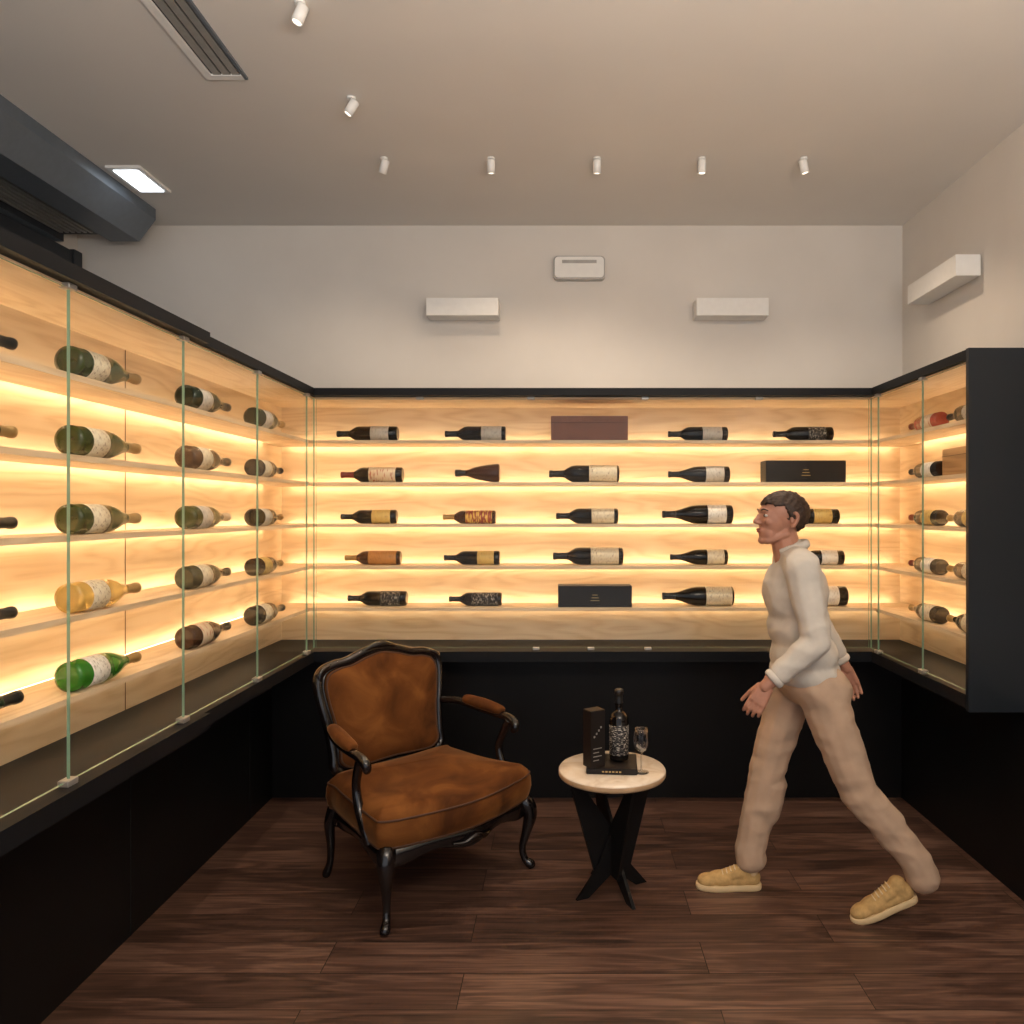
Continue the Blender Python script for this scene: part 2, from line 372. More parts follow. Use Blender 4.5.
# left
c=empty('wine_display_cabinet')
boxes('left_wood_back',[(-1.672,-1.655,YL0,4.39,ZB1,ZT0)],M_woodY,c)
boxes('left_wood_top',[(-1.655,XGL-0.01,YL0,4.05,ZT0-0.012,ZT0-0.001)],M_woodY,c)
boxes('left_shelves',[(-1.615,XGL-0.05,YL0+0.01,4.10,z-TH,z) for z in SHZ],M_woodY,c)
boxes('left_carcass',[(-1.69,-1.672,YL0,4.39,ZB0,ZT1),(-1.672,XGL+0.012,2.78,4.0,ZT0,ZT1),(-1.672,XGL+0.035,YL0,2.78,ZT0,ZT1+0.003),
    (-1.672,XGL+0.012,2.78,4.0,ZB0,ZB1),(-1.672,XGL+0.035,YL0,2.78,ZB0-0.003,ZB1),(-1.672,XGL,YL0-0.02,YL0,ZB0,ZT1)],M_black,c)
boxes('left_led',[(-1.632,-1.619,YL0+0.02,4.33,z-0.012,z-0.004) for z in SHZ],M_led,c)
boxes('left_seams',[(-1.656,-1.6535,y,y+0.004,ZB1,ZT0) for y in (1.2,2.82,)],M_woodseam,c)
ys=[YL0,1.41,2.045,2.66,3.30,3.93,4.045]
for i in range(len(ys)-1): pane('glass_pane_%d'%i,XGL-0.008,XGL,ys[i]+0.001,ys[i+1]-0.001,ZB1+0.012,ZT0-0.012,c)
cl=[]
for y in ys[1:-1]:
    cl+= [(XGL-0.02,XGL+0.010,y-0.022,y+0.022,ZB1,ZB1+0.018),(XGL-0.02,XGL+0.010,y-0.018,y+0.018,ZT0-0.016,ZT0)]
boxes('glass_clips',cl,M_steel,c,0.002)
# back
c=empty('wine_display_cabinet')
boxes('back_wood',[(-1.655,1.96,4.378,4.395,ZB1,ZT0)],M_woodX,c)
boxes('back_wood_top',[(-1.655,1.96,YG+0.01,4.378,ZT0-0.012,ZT0-0.001)],M_woodX,c)
boxes('back_shelves',[(-1.655,1.95,YG+0.06,4.335,z-TH,z) for z in SHZ],M_woodX,c)
boxes('back_carcass',[(-1.672,1.975,4.0,4.395,ZT0,ZT1),(-1.672,1.975,4.0,4.395,ZB0,ZB1)],M_black,c)
boxes('back_led',[(-1.61,1.91,4.339,4.352,z-0.012,z-0.004) for z in SHZ],M_led,c)
xs=[XGL+0.004,0.145,1.643]
for i in range(len(xs)-1): pane('glass_pane_%d'%i,xs[i]+0.001,xs[i+1]-0.001,YG,YG+0.008,ZB1+0.012,ZT0-0.012,c)
cl=[]
for px in (420,531,645,759):
    x=(px-565)/750*YG; cl.append((x-0.02,x+0.02,YG-0.010,YG+0.02,ZT0-0.016,ZT0))
for px in (536,591,648):
    x=(px-565)/750*YG; cl.append((x-0.018,x+0.018,YG-0.010,YG+0.02,ZB1,ZB1+0.014))
boxes('glass_clips',cl,M_steel,c,0.002)
# right
c=empty('wine_display_cabinet')
boxes('right_wood_back',[(1.955,1.972,YR0,4.378,ZB1,ZT0)],M_woodY,c)
boxes('right_wood_top',[(XGR+0.01,1.955,YR0+0.02,4.05,ZT0-0.012,ZT0-0.001)],M_woodY,c)
boxes('right_shelves',[(XGR+0.05,1.915,YR0+0.02,4.10,z-TH,z) for z in SHZ],M_woodY,c)
boxes('right_carcass',[(XGR-0.012,1.972,YR0,4.0,ZT0,ZT1),(XGR-0.012,1.972,YR0,4.0,ZB0,ZB1)],M_black,c)
boxes('right_end_panel',[(XGR-0.012,1.975,YR0-0.022,YR0,ZB0-0.012,ZT1+0.004)],M_panel,c,0.001)
boxes('right_end_wood',[(XGR+0.012,1.955,YR0,YR0+0.012,ZB1,ZT0)],M_woodY,c)
boxes('right_led',[(1.919,1.932,YR0+0.02,4.33,z-0.012,z-0.004) for z in SHZ],M_led,c)
ys=[YR0+0.01,3.46,3.95,4.045]
for i in range(len(ys)-1): pane('glass_pane_%d'%i,XGR,XGR+0.008,ys[i]+0.001,ys[i+1]-0.001,ZB1+0.012,ZT0-0.012,c)
cl=[]
for y in ys[1:-1]:
    cl+=[(XGR-0.010,XGR+0.02,y-0.022,y+0.022,ZB1,ZB1+0.018),(XGR-0.010,XGR+0.02,y-0.018,y+0.018,ZT0-0.016,ZT0)]
boxes('glass_clips',cl,M_steel,c,0.002)
# base cabinets
c=empty('base_cabinet')
boxes('panels',[(-1.9,-1.64,YL0,4.2,0,ZB0-0.004),(-1.9,1.975,4.2,4.395,0,ZB0-0.001),(1.885,1.975,-0.6,4.2,0,ZB0-0.013)],M_blackbase,c)
boxes('panel_gaps',[(-1.6405,-1.6385,y,y+0.006,0.0,ZB0-0.004) for y in (1.6,2.83,3.9)]+[(x,x+0.005,4.1985,4.2005,0,ZB0-0.002) for x in (-0.85,0.145,1.145)],M_seam,c)

# ------------------------------------------------------------------ bottles
BPROF={
 'bordeaux':[(0.030,0),(0.0365,0.004),(0.0375,0.012),(0.0375,0.19),(0.035,0.205),(0.026,0.222),(0.0165,0.236),(0.0145,0.25),(0.0140,0.285),(0.0158,0.288),(0.0158,0.30),(0.012,0.302)],
 'burgundy':[(0.032,0),(0.0395,0.004),(0.0405,0.012),(0.0405,0.155),(0.038,0.175),(0.030,0.20),(0.021,0.225),(0.016,0.245),(0.0145,0.262),(0.0140,0.285),(0.0158,0.288),(0.0158,0.30),(0.012,0.302)],
 'champagne':[(0.032,0),(0.043,0.004),(0.0445,0.014),(0.0445,0.15),(0.042,0.175),(0.033,0.205),(0.022,0.235),(0.017,0.255),(0.0155,0.275),(0.0155,0.298),(0.0175,0.302),(0.0175,0.318),(0.010,0.322)],
 'cognac':[(0.030,0),(0.044,0.004),(0.046,0.014),(0.042,0.05),(0.036,0.09),(0.028,0.125),(0.018,0.15),(0.0145,0.165),(0.0145,0.185),(0.0175,0.19),(0.0175,0.215),(0.012,0.218)],
 'port':[(0.032,0),(0.040,0.004),(0.041,0.012),(0.041,0.17),(0.038,0.185),(0.026,0.20),(0.016,0.208),(0.0155,0.225),(0.0175,0.24),(0.015,0.262),(0.0145,0.275),(0.019,0.278),(0.019,0.296),(0.014,0.30)],
}
def bottle_mesh(kind,glass,label,cap,sc=1.0,lab=(0.04,0.135)):
    prof=BPROF[kind]; R=prof[2][0]; P=list(prof)
    body_top=prof[3][1]
    l0,l1=lab; l1=min(l1,body_top-0.01)
    if kind!='cognac':
        P=[*prof[:3],(R,l0),(R+0.0006,l0+0.0005),(R+0.0006,l1),(R,l1+0.0005),*prof[3:]]
    zcap=prof[-1][1]*0.80; seg=32
    def mf(i,s):
        z0=(P[i][1]+P[i+1][1])/2
        if z0>zcap: return 2
        if kind!='cognac' and i==4:
            a=((s+0.5)/seg*360)%360
            return 1 if (a<105 or a>255) else 0
        return 0
    bm=bmesh.new(); lathe(bm,P,seg,mfun=mf)
    bmesh.ops.scale(bm,verts=bm.verts,vec=(sc,sc,sc))
    return bm,[BG[glass],LB[label],CP[cap]],R*sc
def lying(kind,glass,label,cap,base,d,sc=1.0,roll=0.0,lab=(0.04,0.135)):
    bm,mats,R=bottle_mesh(kind,glass,label,cap,sc,lab)
    o=mesh_obj('wine_bottle',bm,mats)
    zax=Vector((d[0],d[1],0)).normalized()
    if abs(zax.x)>abs(zax.y): side=Vector((0,-1,0))
    else: side=Vector((1 if base[0]<0 else -1,0,0))
    side=(side-zax*side.dot(zax)).normalized()
    xax=(Matrix.Rotation(roll,3,zax)@(side+Vector((0,0,0.35))).normalized()); xax=(xax-zax*xax.dot(zax)).normalized()
    yax=zax.cross(xax)
    M=Matrix((xax,yax,zax)).transposed().to_4x4()
    M.translation=Vector((base[0],base[1],base[2]+R+0.0008))
    o.matrix_world=M
    return o
YBOT=4.20
def pxX(px,d): return (px-565)/750*d
def backrow(row,items):
    z=SHZ[row]
    for it in items:
        l,r,kind,glass,label,cap=it[:6]; lab=it[6] if len(it)>6 else (0.04,0.13)
        ln=BPROF[kind][-1][1]
        Xl,Xr=pxX(l,YBOT),pxX(r,YBOT)
        lying(kind,glass,label,cap,(Xr,YBOT,z),(-1,0),(Xr-Xl)/ln,random.uniform(-0.15,0.15),lab)
backrow(0,[(337,398,'bordeaux','dark','grey','black',(0.04,0.13)),(445,506,'bordeaux','dark','grey','black',(0.02,0.12)),(668,727,'bordeaux','dark','grey','black',(0.03,0.13)),(773,832,'bordeaux','dark','script','black')])
backrow(1,[(341,403,'bordeaux','dark','red','red',(0.03,0.16)),(455,500,'cognac','brown','gold','black'),(549,619,'bordeaux','dark','cream','black',(0.01,0.13)),(668,729,'burgundy','dark','grey','black',(0.03,0.12))])
backrow(2,[(341,397,'bordeaux','dark','gold','black',(0.03,0.13)),(443,496,'bordeaux','brown','multi','gold',(0.02,0.17)),(556,618,'bordeaux','dark','cream','black',(0.02,0.13)),(662,732,'burgundy','dark','white','black',(0.03,0.11)),(778,838,'bordeaux','dark','gold','black')])
backrow(3,[(345,401,'bordeaux','brown','orange','gold',(0.02,0.17)),(444,500,'bordeaux','dark','gold','black',(0.03,0.12)),(553,623,'bordeaux','dark','cream','black',(0.02,0.14)),(670,727,'burgundy','dark','cream','black',(0.02,0.11)),(789,843,'burgundy','dark','white','black')])
backrow(4,[(348,407,'bordeaux','dark','script','black',(0.03,0.13)),(449,502,'bordeaux','dark','script','black',(0.02,0.17)),(662,733,'burgundy','dark','cream','black',(0.01,0.12)),(773,846,'burgundy','dark','white','black')])
XB=-1.44
cols=[(1.05,[('bordeaux','dark','cream','black')]*5),
 (1.63,[('bordeaux','dark','cream','black'),('burgundy','olive','cream','gold'),('bordeaux','dark','gold','black'),('bordeaux','dark','white','black'),('champagne','dgreen','white','black')]),
 (2.17,[('champagne','olive','cream','gold'),('champagne','olive','cream','gold'),('champagne','olive','cream','gold'),('champagne','amber','cream','gold'),('champagne','green','white','gold')]),
 (2.84,[('champagne','dgreen','grey','black'),('champagne','brown','cream','black'),('champagne','olive','grey','cream'),('champagne','dgreen','cream','black'),('champagne','brown','red','black')]),
 (3.45,[('champagne','dgreen','grey','gold'),('burgundy','dark','cream','black'),('burgundy','dark','grey','gold'),('burgundy','dark','gold','gold'),('champagne','dark','cream','black')])]
for y,bs in cols:
    for row,bb in enumerate(bs):
        lying(*bb,(XB,y,SHZ[row]),(0.06,1),1.0,random.uniform(-0.2,0.2),(0.05,0.125))
XRB=1.76
for row,bb in enumerate([('bordeaux','rose','red','red'),('bordeaux','dark','white','black'),('bordeaux','dark','gold','red'),('bordeaux','dark','white','red'),('burgundy','dark','cream','gold')]):
    lying(*bb,(XRB,3.50,SHZ[row]),(-0.02,1),1.0)
for row,bb in enumerate([('bordeaux','dark','grey','black'),None,('bordeaux','dark','gold','gold'),('bordeaux','brown','cream','gold'),('burgundy','dark','cream','gold')]):
    if bb: lying(*bb,(XRB,3.12,SHZ[row]),(-0.02,1),1.0)
# gift boxes
M_lea=simple('brown_leather',(0.19,0.065,0.035),0.5,noise=0.15,bump=0.2); M_bbox=simple('black_card',(0.012,0.009,0.008),0.45,spec=0.3); M_gold=simple('gold_print',(0.5,0.35,0.15),0.4,metal=0.5)
M_crate=wood('crate_wood','Y',(0.30,0.15,0.06),(0.42,0.22,0.09),(0.5,0.28,0.12))
def giftbox(x0,x1,y0,y1,z,h,mat,logo=True):
    e=empty('wine_gift_box',((x0+x1)/2,(y0+y1)/2,z)); a=(x1-x0)/2; b_=(y1-y0)/2
    bm=bmesh.new(); add_box(bm,-a,a,-b_,b_,0.0008,h); bmesh.ops.bevel(bm,geom=bm.edges[:],offset=0.002,segments=2,affect='EDGES'); mesh_obj('case',bm,mat,e)
    bm=bmesh.new(); add_box(bm,-a-0.0007,a+0.0007,-b_-0.0007,b_+0.0007,h*0.72,h*0.735); mesh_obj('lid_gap',bm,M_seam,e)
    if logo:
        bm=bmesh.new()
        for i in range(3): add_box(bm,-0.025+0.005*i,0.025-0.005*i,-b_-0.0015,-b_,h*(0.3+0.13*i),h*(0.33+0.13*i))
        mesh_obj('print',bm,M_gold,e)
giftbox(pxX(551,4.13),pxX(628,4.13),4.13,4.27,SHZ[0],0.135,M_lea,False)
giftbox(pxX(766,4.13),pxX(846,4.13),4.13,4.25,SHZ[1],0.12,M_bbox)
giftbox(pxX(558,4.13),pxX(632,4.13),4.13,4.25,SHZ[4],0.118,M_bbox)
giftbox(1.72,1.84,3.08,3.42,SHZ[1],0.12,M_crate,False)

# ------------------------------------------------------------------ side table
TX,TY,TH_=(612-565)/750*3.17,3.17,0.52
t=empty('round_side_table',(TX,TY,0),math.radians(25))
bm=bmesh.new(); lathe(bm,[(0.20,TH_-0.030),(0.222,TH_-0.028),(0.226,TH_-0.022),(0.226,TH_-0.006),(0.222,TH_),(0.10,TH_)],64,mfun=lambda i,s: 1 if i<3 else 0); mesh_obj('stone_top',bm,[M_marble,M_stone_edge],t)
bm=bmesh.new(); lathe(bm,[(0.17,TH_-0.040),(0.20,TH_-0.040),(0.20,TH_-0.030),(0.1,TH_-0.030)],48); mesh_obj('under_plate',bm,M_ebony,t)
def blade(bm,ang,off):
    T=Matrix.Rotation(ang,4,'Z')@Matrix.Translation((0,off,0))
    out=[(-0.195,TH_-0.038),(-0.150,TH_-0.038),(0.035,0.215),(0.075,0.115),(0.172,0.0),(0.118,0.0),(0.015,0.075),(-0.075,0.075)]
    A=[bm.verts.new(T@Vector((x,-0.007,z))) for x,z in out]; B=[bm.verts.new(T@Vector((x,0.007,z))) for x,z in out]
    bm.faces.new(A); bm.faces.new(B)
    for i in range(len(out)): bm.faces.new((A[i],A[(i+1)%len(out)],B[(i+1)%len(out)],B[i]))
bm=bmesh.new()
for k in range(4): blade(bm,math.radians(90*k),0.008)
mesh_obj('blade_legs',bm,M_blackbase,t)
bm,mats,R=bottle_mesh('port','dark','script','black',1.0,(0.025,0.15)); o=mesh_obj('wine_bottle',bm,mats)
o.location=(pxX(619,3.20),3.20,TH_+0.026); o.rotation_euler=(0,0,math.radians(-90))
e=empty('flat_presentation_box',(pxX(612,3.13),3.14,TH_+0.0005),math.radians(-4))
bm=bmesh.new(); add_box(bm,-0.105,0.105,-0.06,0.14,0,0.024); bmesh.ops.bevel(bm,geom=bm.edges[:],offset=0.002,segments=2,affect='EDGES'); mesh_obj('case',bm,M_bbox,e)
bm=bmesh.new()
for i in range(6): add_box(bm,-0.04+i*0.014,-0.031+i*0.014,-0.061,-0.0598,0.009,0.015)
mesh_obj('print',bm,M_gold,e)
e=empty('tall_gift_box',(pxX(594,3.12),3.12,TH_+0.025),math.radians(32))
bm=bmesh.new(); add_box(bm,-0.036,0.036,-0.03,0.03,0,0.235); bmesh.ops.bevel(bm,geom=bm.edges[:],offset=0.002,segments=2,affect='EDGES'); mesh_obj('case',bm,M_bbox,e)
bm=bmesh.new()
for i in range(4): add_box(bm,-0.024,0.018 if i%2 else 0.004,-0.0312,-0.03,0.03+i*0.016,0.033+i*0.016)
for k in range(4): add_box(bm,-0.022+k*0.011,-0.015+k*0.011,-0.0312,-0.03,0.125+0.012*k,0.133+0.012*k)
mesh_obj('print',bm,M_steel,e)
e=empty('wine_glass',(pxX(641,3.12),3.11,TH_+0.0008))
bm=bmesh.new()
lathe(bm,[(0.003,0.001),(0.031,0.0),(0.032,0.002),(0.006,0.006),(0.0035,0.012),(0.0032,0.075),(0.006,0.083),(0.020,0.093),(0.030,0.112),(0.0325,0.135),(0.030,0.160),(0.026,0.182),(0.0252,0.182),(0.0292,0.160),(0.0317,0.135),(0.029,0.112),(0.019,0.095),(0.004,0.086)],32)
mesh_obj('glass_body',bm,M_wglass,e,True)

# ------------------------------------------------------------------ armchair
ch=empty('upholstered_armchair',(-0.615,3.30,0),math.radians(45.5))
CS=1.08
def seat_outline(inset=0.0):
    ctrl=[(-0.335,-0.255),(-0.24,-0.295),(0,-0.335),(0.24,-0.295),(0.335,-0.255),(0.345,-0.20),(0.315,0.0),(0.285,0.2),(0.262,0.262),(0,0.275),(-0.262,0.262),(-0.285,0.2),(-0.315,0.0),(-0.345,-0.20)]
    P=catmull([(x*CS,y,0) for x,y in ctrl],6,True)
    out=[]
    for p in P:
        v=Vector((p.x,p.y)); l=v.length
        out.append(v*((l-inset)/l))
    return out
bm=bmesh.new(); O=seat_outline(); I=seat_outline(0.035); n=len(O)
def railbot(p):
    front=min(1,max(0,(-p.y-0.15)/0.12))
    return 0.250-0.016*math.cos(p.x/0.335*math.pi*2)*front+0.012*math.cos(p.y*14)*(1-front)
ro=[]
for i in range(n):
    p,q=O[i],I[i]; zb=railbot(p)
    ro.append([bm.verts.new((p.x,p.y,zb+0.008)),bm.verts.new((p.x*1.012,p.y*1.012,(zb+0.315)/2)),bm.verts.new((p.x,p.y,0.318)),bm.verts.new((q.x,q.y,0.325)),bm.verts.new((q.x,q.y,zb)),bm.verts.new((p.x*0.98,p.y*0.98,zb))])
for i in range(n):
    A=ro[i];B=ro[(i+1)%n]
    for k in range(6):
        f=bm.faces.new((A[k],A[(k+1)%6],B[(k+1)%6],B[k])); f.smooth=True
mesh_obj('seat_rail',bm,M_ebony,ch)
bm=bmesh.new(); rings=[]
for ins,z in ((0.03,0.300),(0.002,0.306),(-0.016,0.325),(-0.027,0.365),(-0.024,0.405),(-0.010,0.436),(0.018,0.456),(0.06,0.468),(0.11,0.477),(0.17,0.483),(0.22,0.486)):
    OO=seat_outline(ins); rings.append([bm.verts.new((p.x,p.y,z+ (0.010*math.sin(p.x*9+1)*math.cos(p.y*8) if z>0.44 else 0))) for p in OO])
for a,b_ in zip(rings,rings[1:]):
    for i in range(n):
        f=bm.faces.new((a[i],a[(i+1)%n],b_[(i+1)%n],b_[i])); f.smooth=True
f=bm.faces.new(rings[-1]); f.smooth=True; bm.faces.new(rings[0])
mesh_obj('seat_cushion',bm,M_velvet,ch)
bm=bmesh.new()
for ins,z in ((-0.012,0.320),(-0.018,0.424)):
    OO=seat_outline(ins)[::3]; sweep(bm,[(p.x,p.y,z,0.0045) for p in OO],6,3,True)
mesh_obj('seat_piping',bm,M_piping,ch)
bm=bmesh.new()
for sx in (-1,1):
    a=sx*CS
    sweep(bm,[(a*0.315,-0.235,0.32,0.030),(a*0.335,-0.262,0.29,0.038),(a*0.345,-0.275,0.24,0.032),(a*0.335,-0.262,0.16,0.021),(a*0.325,-0.248,0.09,0.016),(a*0.332,-0.258,0.04,0.016),(a*0.347,-0.275,0.018,0.021),(a*0.352,-0.280,0.004,0.017)],12,6,up=(1,0,0))
    sweep(bm,[(a*0.265,0.245,0.36,0.026),(a*0.275,0.258,0.30,0.030),(a*0.285,0.275,0.24,0.024),(a*0.280,0.275,0.15,0.018),(a*0.278,0.285,0.07,0.015),(a*0.285,0.300,0.02,0.019),(a*0.288,0.305,0.003,0.015)],12,6,up=(1,0,0))
    for k in range(5):
        an=-0.5+k*0.25
        sweep(bm,[(a*(0.345+0.01*math.cos(an)),-0.285+abs(an)*0.03,0.305,0.004),(a*(0.350),-0.298+abs(an)*0.04,0.270,0.008),(a*0.350+an*0.01,-0.295,0.235,0.004)],6,4)
sweep(bm,[(-0.10,-0.335,0.275,0.004),(-0.05,-0.345,0.268,0.012),(0,-0.350,0.282,0.016),(0.05,-0.345,0.268,0.012),(0.10,-0.335,0.275,0.004)],8,5)
mesh_obj('cabriole_legs',bm,M_ebony,ch)
tilt=math.radians(12)
BT=Matrix.Translation((0,0.262,0.40))@Matrix.Rotation(-tilt,4,'X')@Matrix.Diagonal((CS,1,1,1))
def back_outline():
    half=[(0.0,0.045),(0.12,0.040),(0.215,0.040),(0.262,0.075),(0.262,0.14),(0.272,0.25),(0.292,0.36),(0.300,0.44),(0.282,0.495),(0.225,0.520),(0.16,0.528),(0.08,0.555),(0.0,0.570)]
    return half+[(-x,z) for x,z in half[-2:0:-1]]
BO=back_outline()
bm=bmesh.new()
sweep(bm,[(*(BT@Vector((x,0,z))),0.021) for x,z in BO],12,5,True,up=(0,1,0),flat=1.15)
sweep(bm,[(*(BT@Vector((x*0.94,-0.012,0.02+(z)*0.93+0.004))),0.007) for x,z in BO],8,5,True,up=(0,1,0))
sweep(bm,[(*(BT@Vector((x,-0.015,z))),r_) for x,z,r_ in ((-0.09,0.560,0.006),(-0.045,0.575,0.014),(0,0.583,0.018),(0.045,0.575,0.014),(0.09,0.560,0.006))],10,5)
for sx in (-1,1):
    sweep(bm,[(*(BT@Vector((sx*0.24,0,0.07))),0.022),(sx*0.262*CS,0.262,0.40,0.024),(sx*0.264*CS,0.250,0.30,0.026)],10,5)
    sweep(bm,[(*(BT@Vector((sx*0.296,-0.014,0.44))),0.006),(*(BT@Vector((sx*0.290,-0.018,0.495))),0.014),(*(BT@Vector((sx*0.24,-0.016,0.522))),0.006)],8,5)
mesh_obj('back_frame',bm,M_ebony,ch)
def backpad(front):
    P=catmull([(x,0,z) for x,z in BO],5,True); bm=bmesh.new(); c0=Vector((0,0,0.30)); rings=[]
    s=-1 if front else 1
    for sc_,d in ((0.93,0.0),(0.92,0.018),(0.88,0.030),(0.78,0.040),(0.6,0.050),(0.38,0.056),(0.15,0.058)):
        rings.append([bm.verts.new(BT@(c0+(p-c0)*sc_+Vector((0,s*d*(1 if front else 0.5),0)))) for p in P])
    for a,b_ in zip(rings,rings[1:]):
        for i in range(len(P)):
            f=bm.faces.new((a[i],a[(i+1)%len(P)],b_[(i+1)%len(P)],b_[i])); f.smooth=True
    f=bm.faces.new(rings[-1]); f.smooth=True
    mesh_obj('back_cushion' if front else 'back_rear_upholstery',bm,M_velvet,ch)
backpad(True); backpad(False)
bm=bmesh.new(); sweep(bm,[(*(BT@Vector((x*0.905,-0.024,0.30+(z-0.30)*0.905))),0.0045) for x,z in BO],6,5,True); mesh_obj('back_piping',bm,M_piping,ch)
for sx in (-1,1):
    bm=bmesh.new(); q=sx*CS
    a0=BT@Vector((sx*0.278,-0.0,0.27))
    sweep(bm,[(a0.x,a0.y,a0.z,0.017),(q*0.315,0.22,0.672,0.017),(q*0.345,0.10,0.655,0.018),(q*0.360,-0.03,0.645,0.019),(q*0.362,-0.11,0.640,0.020),(q*0.360,-0.155,0.622,0.021),(q*0.355,-0.160,0.598,0.018),(q*0.352,-0.145,0.590,0.012)],12,6,up=(1,0,0))
    sweep(bm,[(q*0.358,-0.12,0.635,0.020),(q*0.352,-0.085,0.57,0.019),(q*0.345,-0.060,0.50,0.018),(q*0.345,-0.085,0.42,0.020),(q*0.345,-0.130,0.36,0.024),(q*0.340,-0.150,0.30,0.024)],12,6,up=(1,0,0))
    mesh_obj('arm_frame_%s'%('r' if sx>0 else 'l'),bm,M_ebony,ch)
    bm=bmesh.new()
    sweep(bm,[(q*0.322,0.175,0.688,0.008),(q*0.326,0.165,0.688,0.024),(q*0.340,0.10,0.682,0.031),(q*0.353,0.02,0.673,0.032),(q*0.360,-0.055,0.664,0.026),(q*0.361,-0.068,0.662,0.008)],14,6,up=(0,0,1),flat=0.8)
    mesh_obj('arm_pad_%s'%('r' if sx>0 else 'l'),bm,M_velvet,ch)

# ------------------------------------------------------------------ person
def cone(bm,p0,r0,p1,r1):
    t=bmesh.new()
    for p,r_ in ((p0,r0),(p1,r1)):
        bmesh.ops.create_icosphere(t,subdivisions=2,radius=r_,matrix=Matrix.Translation(p))
    res=bmesh.ops.convex_hull(t,input=t.verts[:])
    bmesh.ops.delete(t,geom=[g for g in res['geom_interior'] if isinstance(g,bmesh.types.BMVert)],context='VERTS')
    me=bpy.data.meshes.new('t'); t.to_mesh(me); t.free(); bm.from_mesh(me); bpy.data.meshes.remove(me)
def ell(bm,c,rad,rot=None):
    M=Matrix.Translation(c)@(rot.to_4x4() if rot is not None else Matrix.Identity(4))@Matrix.Diagonal((*rad,1))
    bmesh.ops.create_icosphere(bm,subdivisions=3,radius=1,matrix=M)
def blob(name,bm,mat,voxel,parent,smooth=4,local=None,fold=0.0,fsc=(7,7,11),hem=None):
    me=bpy.data.meshes.new(name); bm.to_mesh(me); bm.free()
    o=bpy.data.objects.new(name,me); COL.objects.link(o)
    r_=o.modifiers.new('r','REMESH'); r_.mode='VOXEL'; r_.voxel_size=voxel
    if smooth:
        s_=o.modifiers.new('s','SMOOTH'); s_.iterations=smooth; s_.factor=0.5
    dg=bpy.context.evaluated_depsgraph_get(); me2=bpy.data.meshes.new_from_object(o.evaluated_get(dg))
    bpy.data.objects.remove(o); bpy.data.meshes.remove(me)
    me2.materials.clear(); me2.materials.append(mat)
    if fold:
        nr=[v.normal.copy() for v in me2.vertices]
        for v,nn in zip(me2.vertices,nr):
            p=v.co; q=V((p.x*fsc[0]+p.z*7,p.y*fsc[1]+p.z*2,p.z*fsc[2]-p.x*4))
            h=0.55-1.5*abs(noise.noise(q))+0.35*noise.noise(q*2.1)
            k=1.0
            if hem is not None: k=min(1.0,max(0.0,(p.z-hem)/0.06))
            v.co=p+nn*(fold*h*k)
    for p in me2.polygons: p.use_smooth=True
    if local is not None: me2.transform(local)
    o=bpy.data.objects.new(name,me2); return link(o,parent)
man=empty('walking_man',(0,0,0))
PC=V((0.985,3.07,0.93))
nS=V((0.915,2.895,1.385)); fS=V((0.965,3.245,1.385))
nE=V((0.950,2.835,1.110)); nW=V((0.770,2.850,0.945))
fE=V((1.10,3.300,1.13)); fW=V((1.225,3.285,0.925))
nH=V((1.010,2.975,0.90)); nK=V((1.155,2.955,0.50)); nA=V((1.405,2.945,0.175))
fH=V((0.965,3.165,0.90)); fK=V((0.855,3.175,0.50)); fA=V((0.785,3.190,0.10))
bm=bmesh.new()
ell(bm,PC+V((0.0,0,0.0)),(0.118,0.170,0.115)); ell(bm,PC+V((0.0,0,0.07)),(0.108,0.155,0.09))
ell(bm,nH+V((0.030,0.0,-0.01)),(0.095,0.09,0.10)); ell(bm,fH+V((0.035,0,-0.01)),(0.095,0.09,0.10))
cone(bm,nH,0.098,nK,0.074); cone(bm,nK,0.073,nA+V((-0.025,0,0.05)),0.062); cone(bm,nK+V((0.02,0,-0.03)),0.070,nK.lerp(nA,0.4)+V((0.015,0,0)),0.069)
cone(bm,nA+V((-0.03,0,0.055)),0.062,nA+V((0.0,0,-0.01)),0.064)
cone(bm,fH,0.098,fK,0.074); cone(bm,fK,0.073,fA+V((0,0,0.06)),0.062); cone(bm,fK+V((0.012,0,-0.05)),0.070,fK.lerp(fA,0.4)+V((0.018,0,0)),0.068)
cone(bm,fA+V((0,0,0.07)),0.062,fA+V((0.005,0,0.03)),0.065)
blob('trousers',bm,M_trous,0.007,man,5,fold=0.007)
bm=bmesh.new()
CH=V((0.94,3.07,1.27))
ell(bm,CH,(0.125,0.172,0.165)); ell(bm,CH+V((0.015,0,-0.13)),(0.120,0.160,0.15)); ell(bm,CH+V((0.035,0,-0.25)),(0.130,0.176,0.11))
ell(bm,CH+V((0.042,0,-0.32)),(0.136,0.184,0.085))
cone(bm,nS,0.066,V((0.935,3.07,1.41)),0.062); cone(bm,fS,0.066,V((0.935,3.07,1.41)),0.062)
cone(bm,V((0.94,3.07,1.41)),0.068,V((0.928,3.07,1.435)),0.060)
cone(bm,nS,0.070,nE,0.054); cone(bm,nE,0.054,nE.lerp(nW,0.72),0.043)
cone(bm,fS,0.070,fE,0.054); cone(bm,fE,0.054,fE.lerp(fW,0.72),0.043)
blob('shirt',bm,M_shirt,0.007,man,5,fold=0.008,fsc=(6,6,9),hem=0.90)
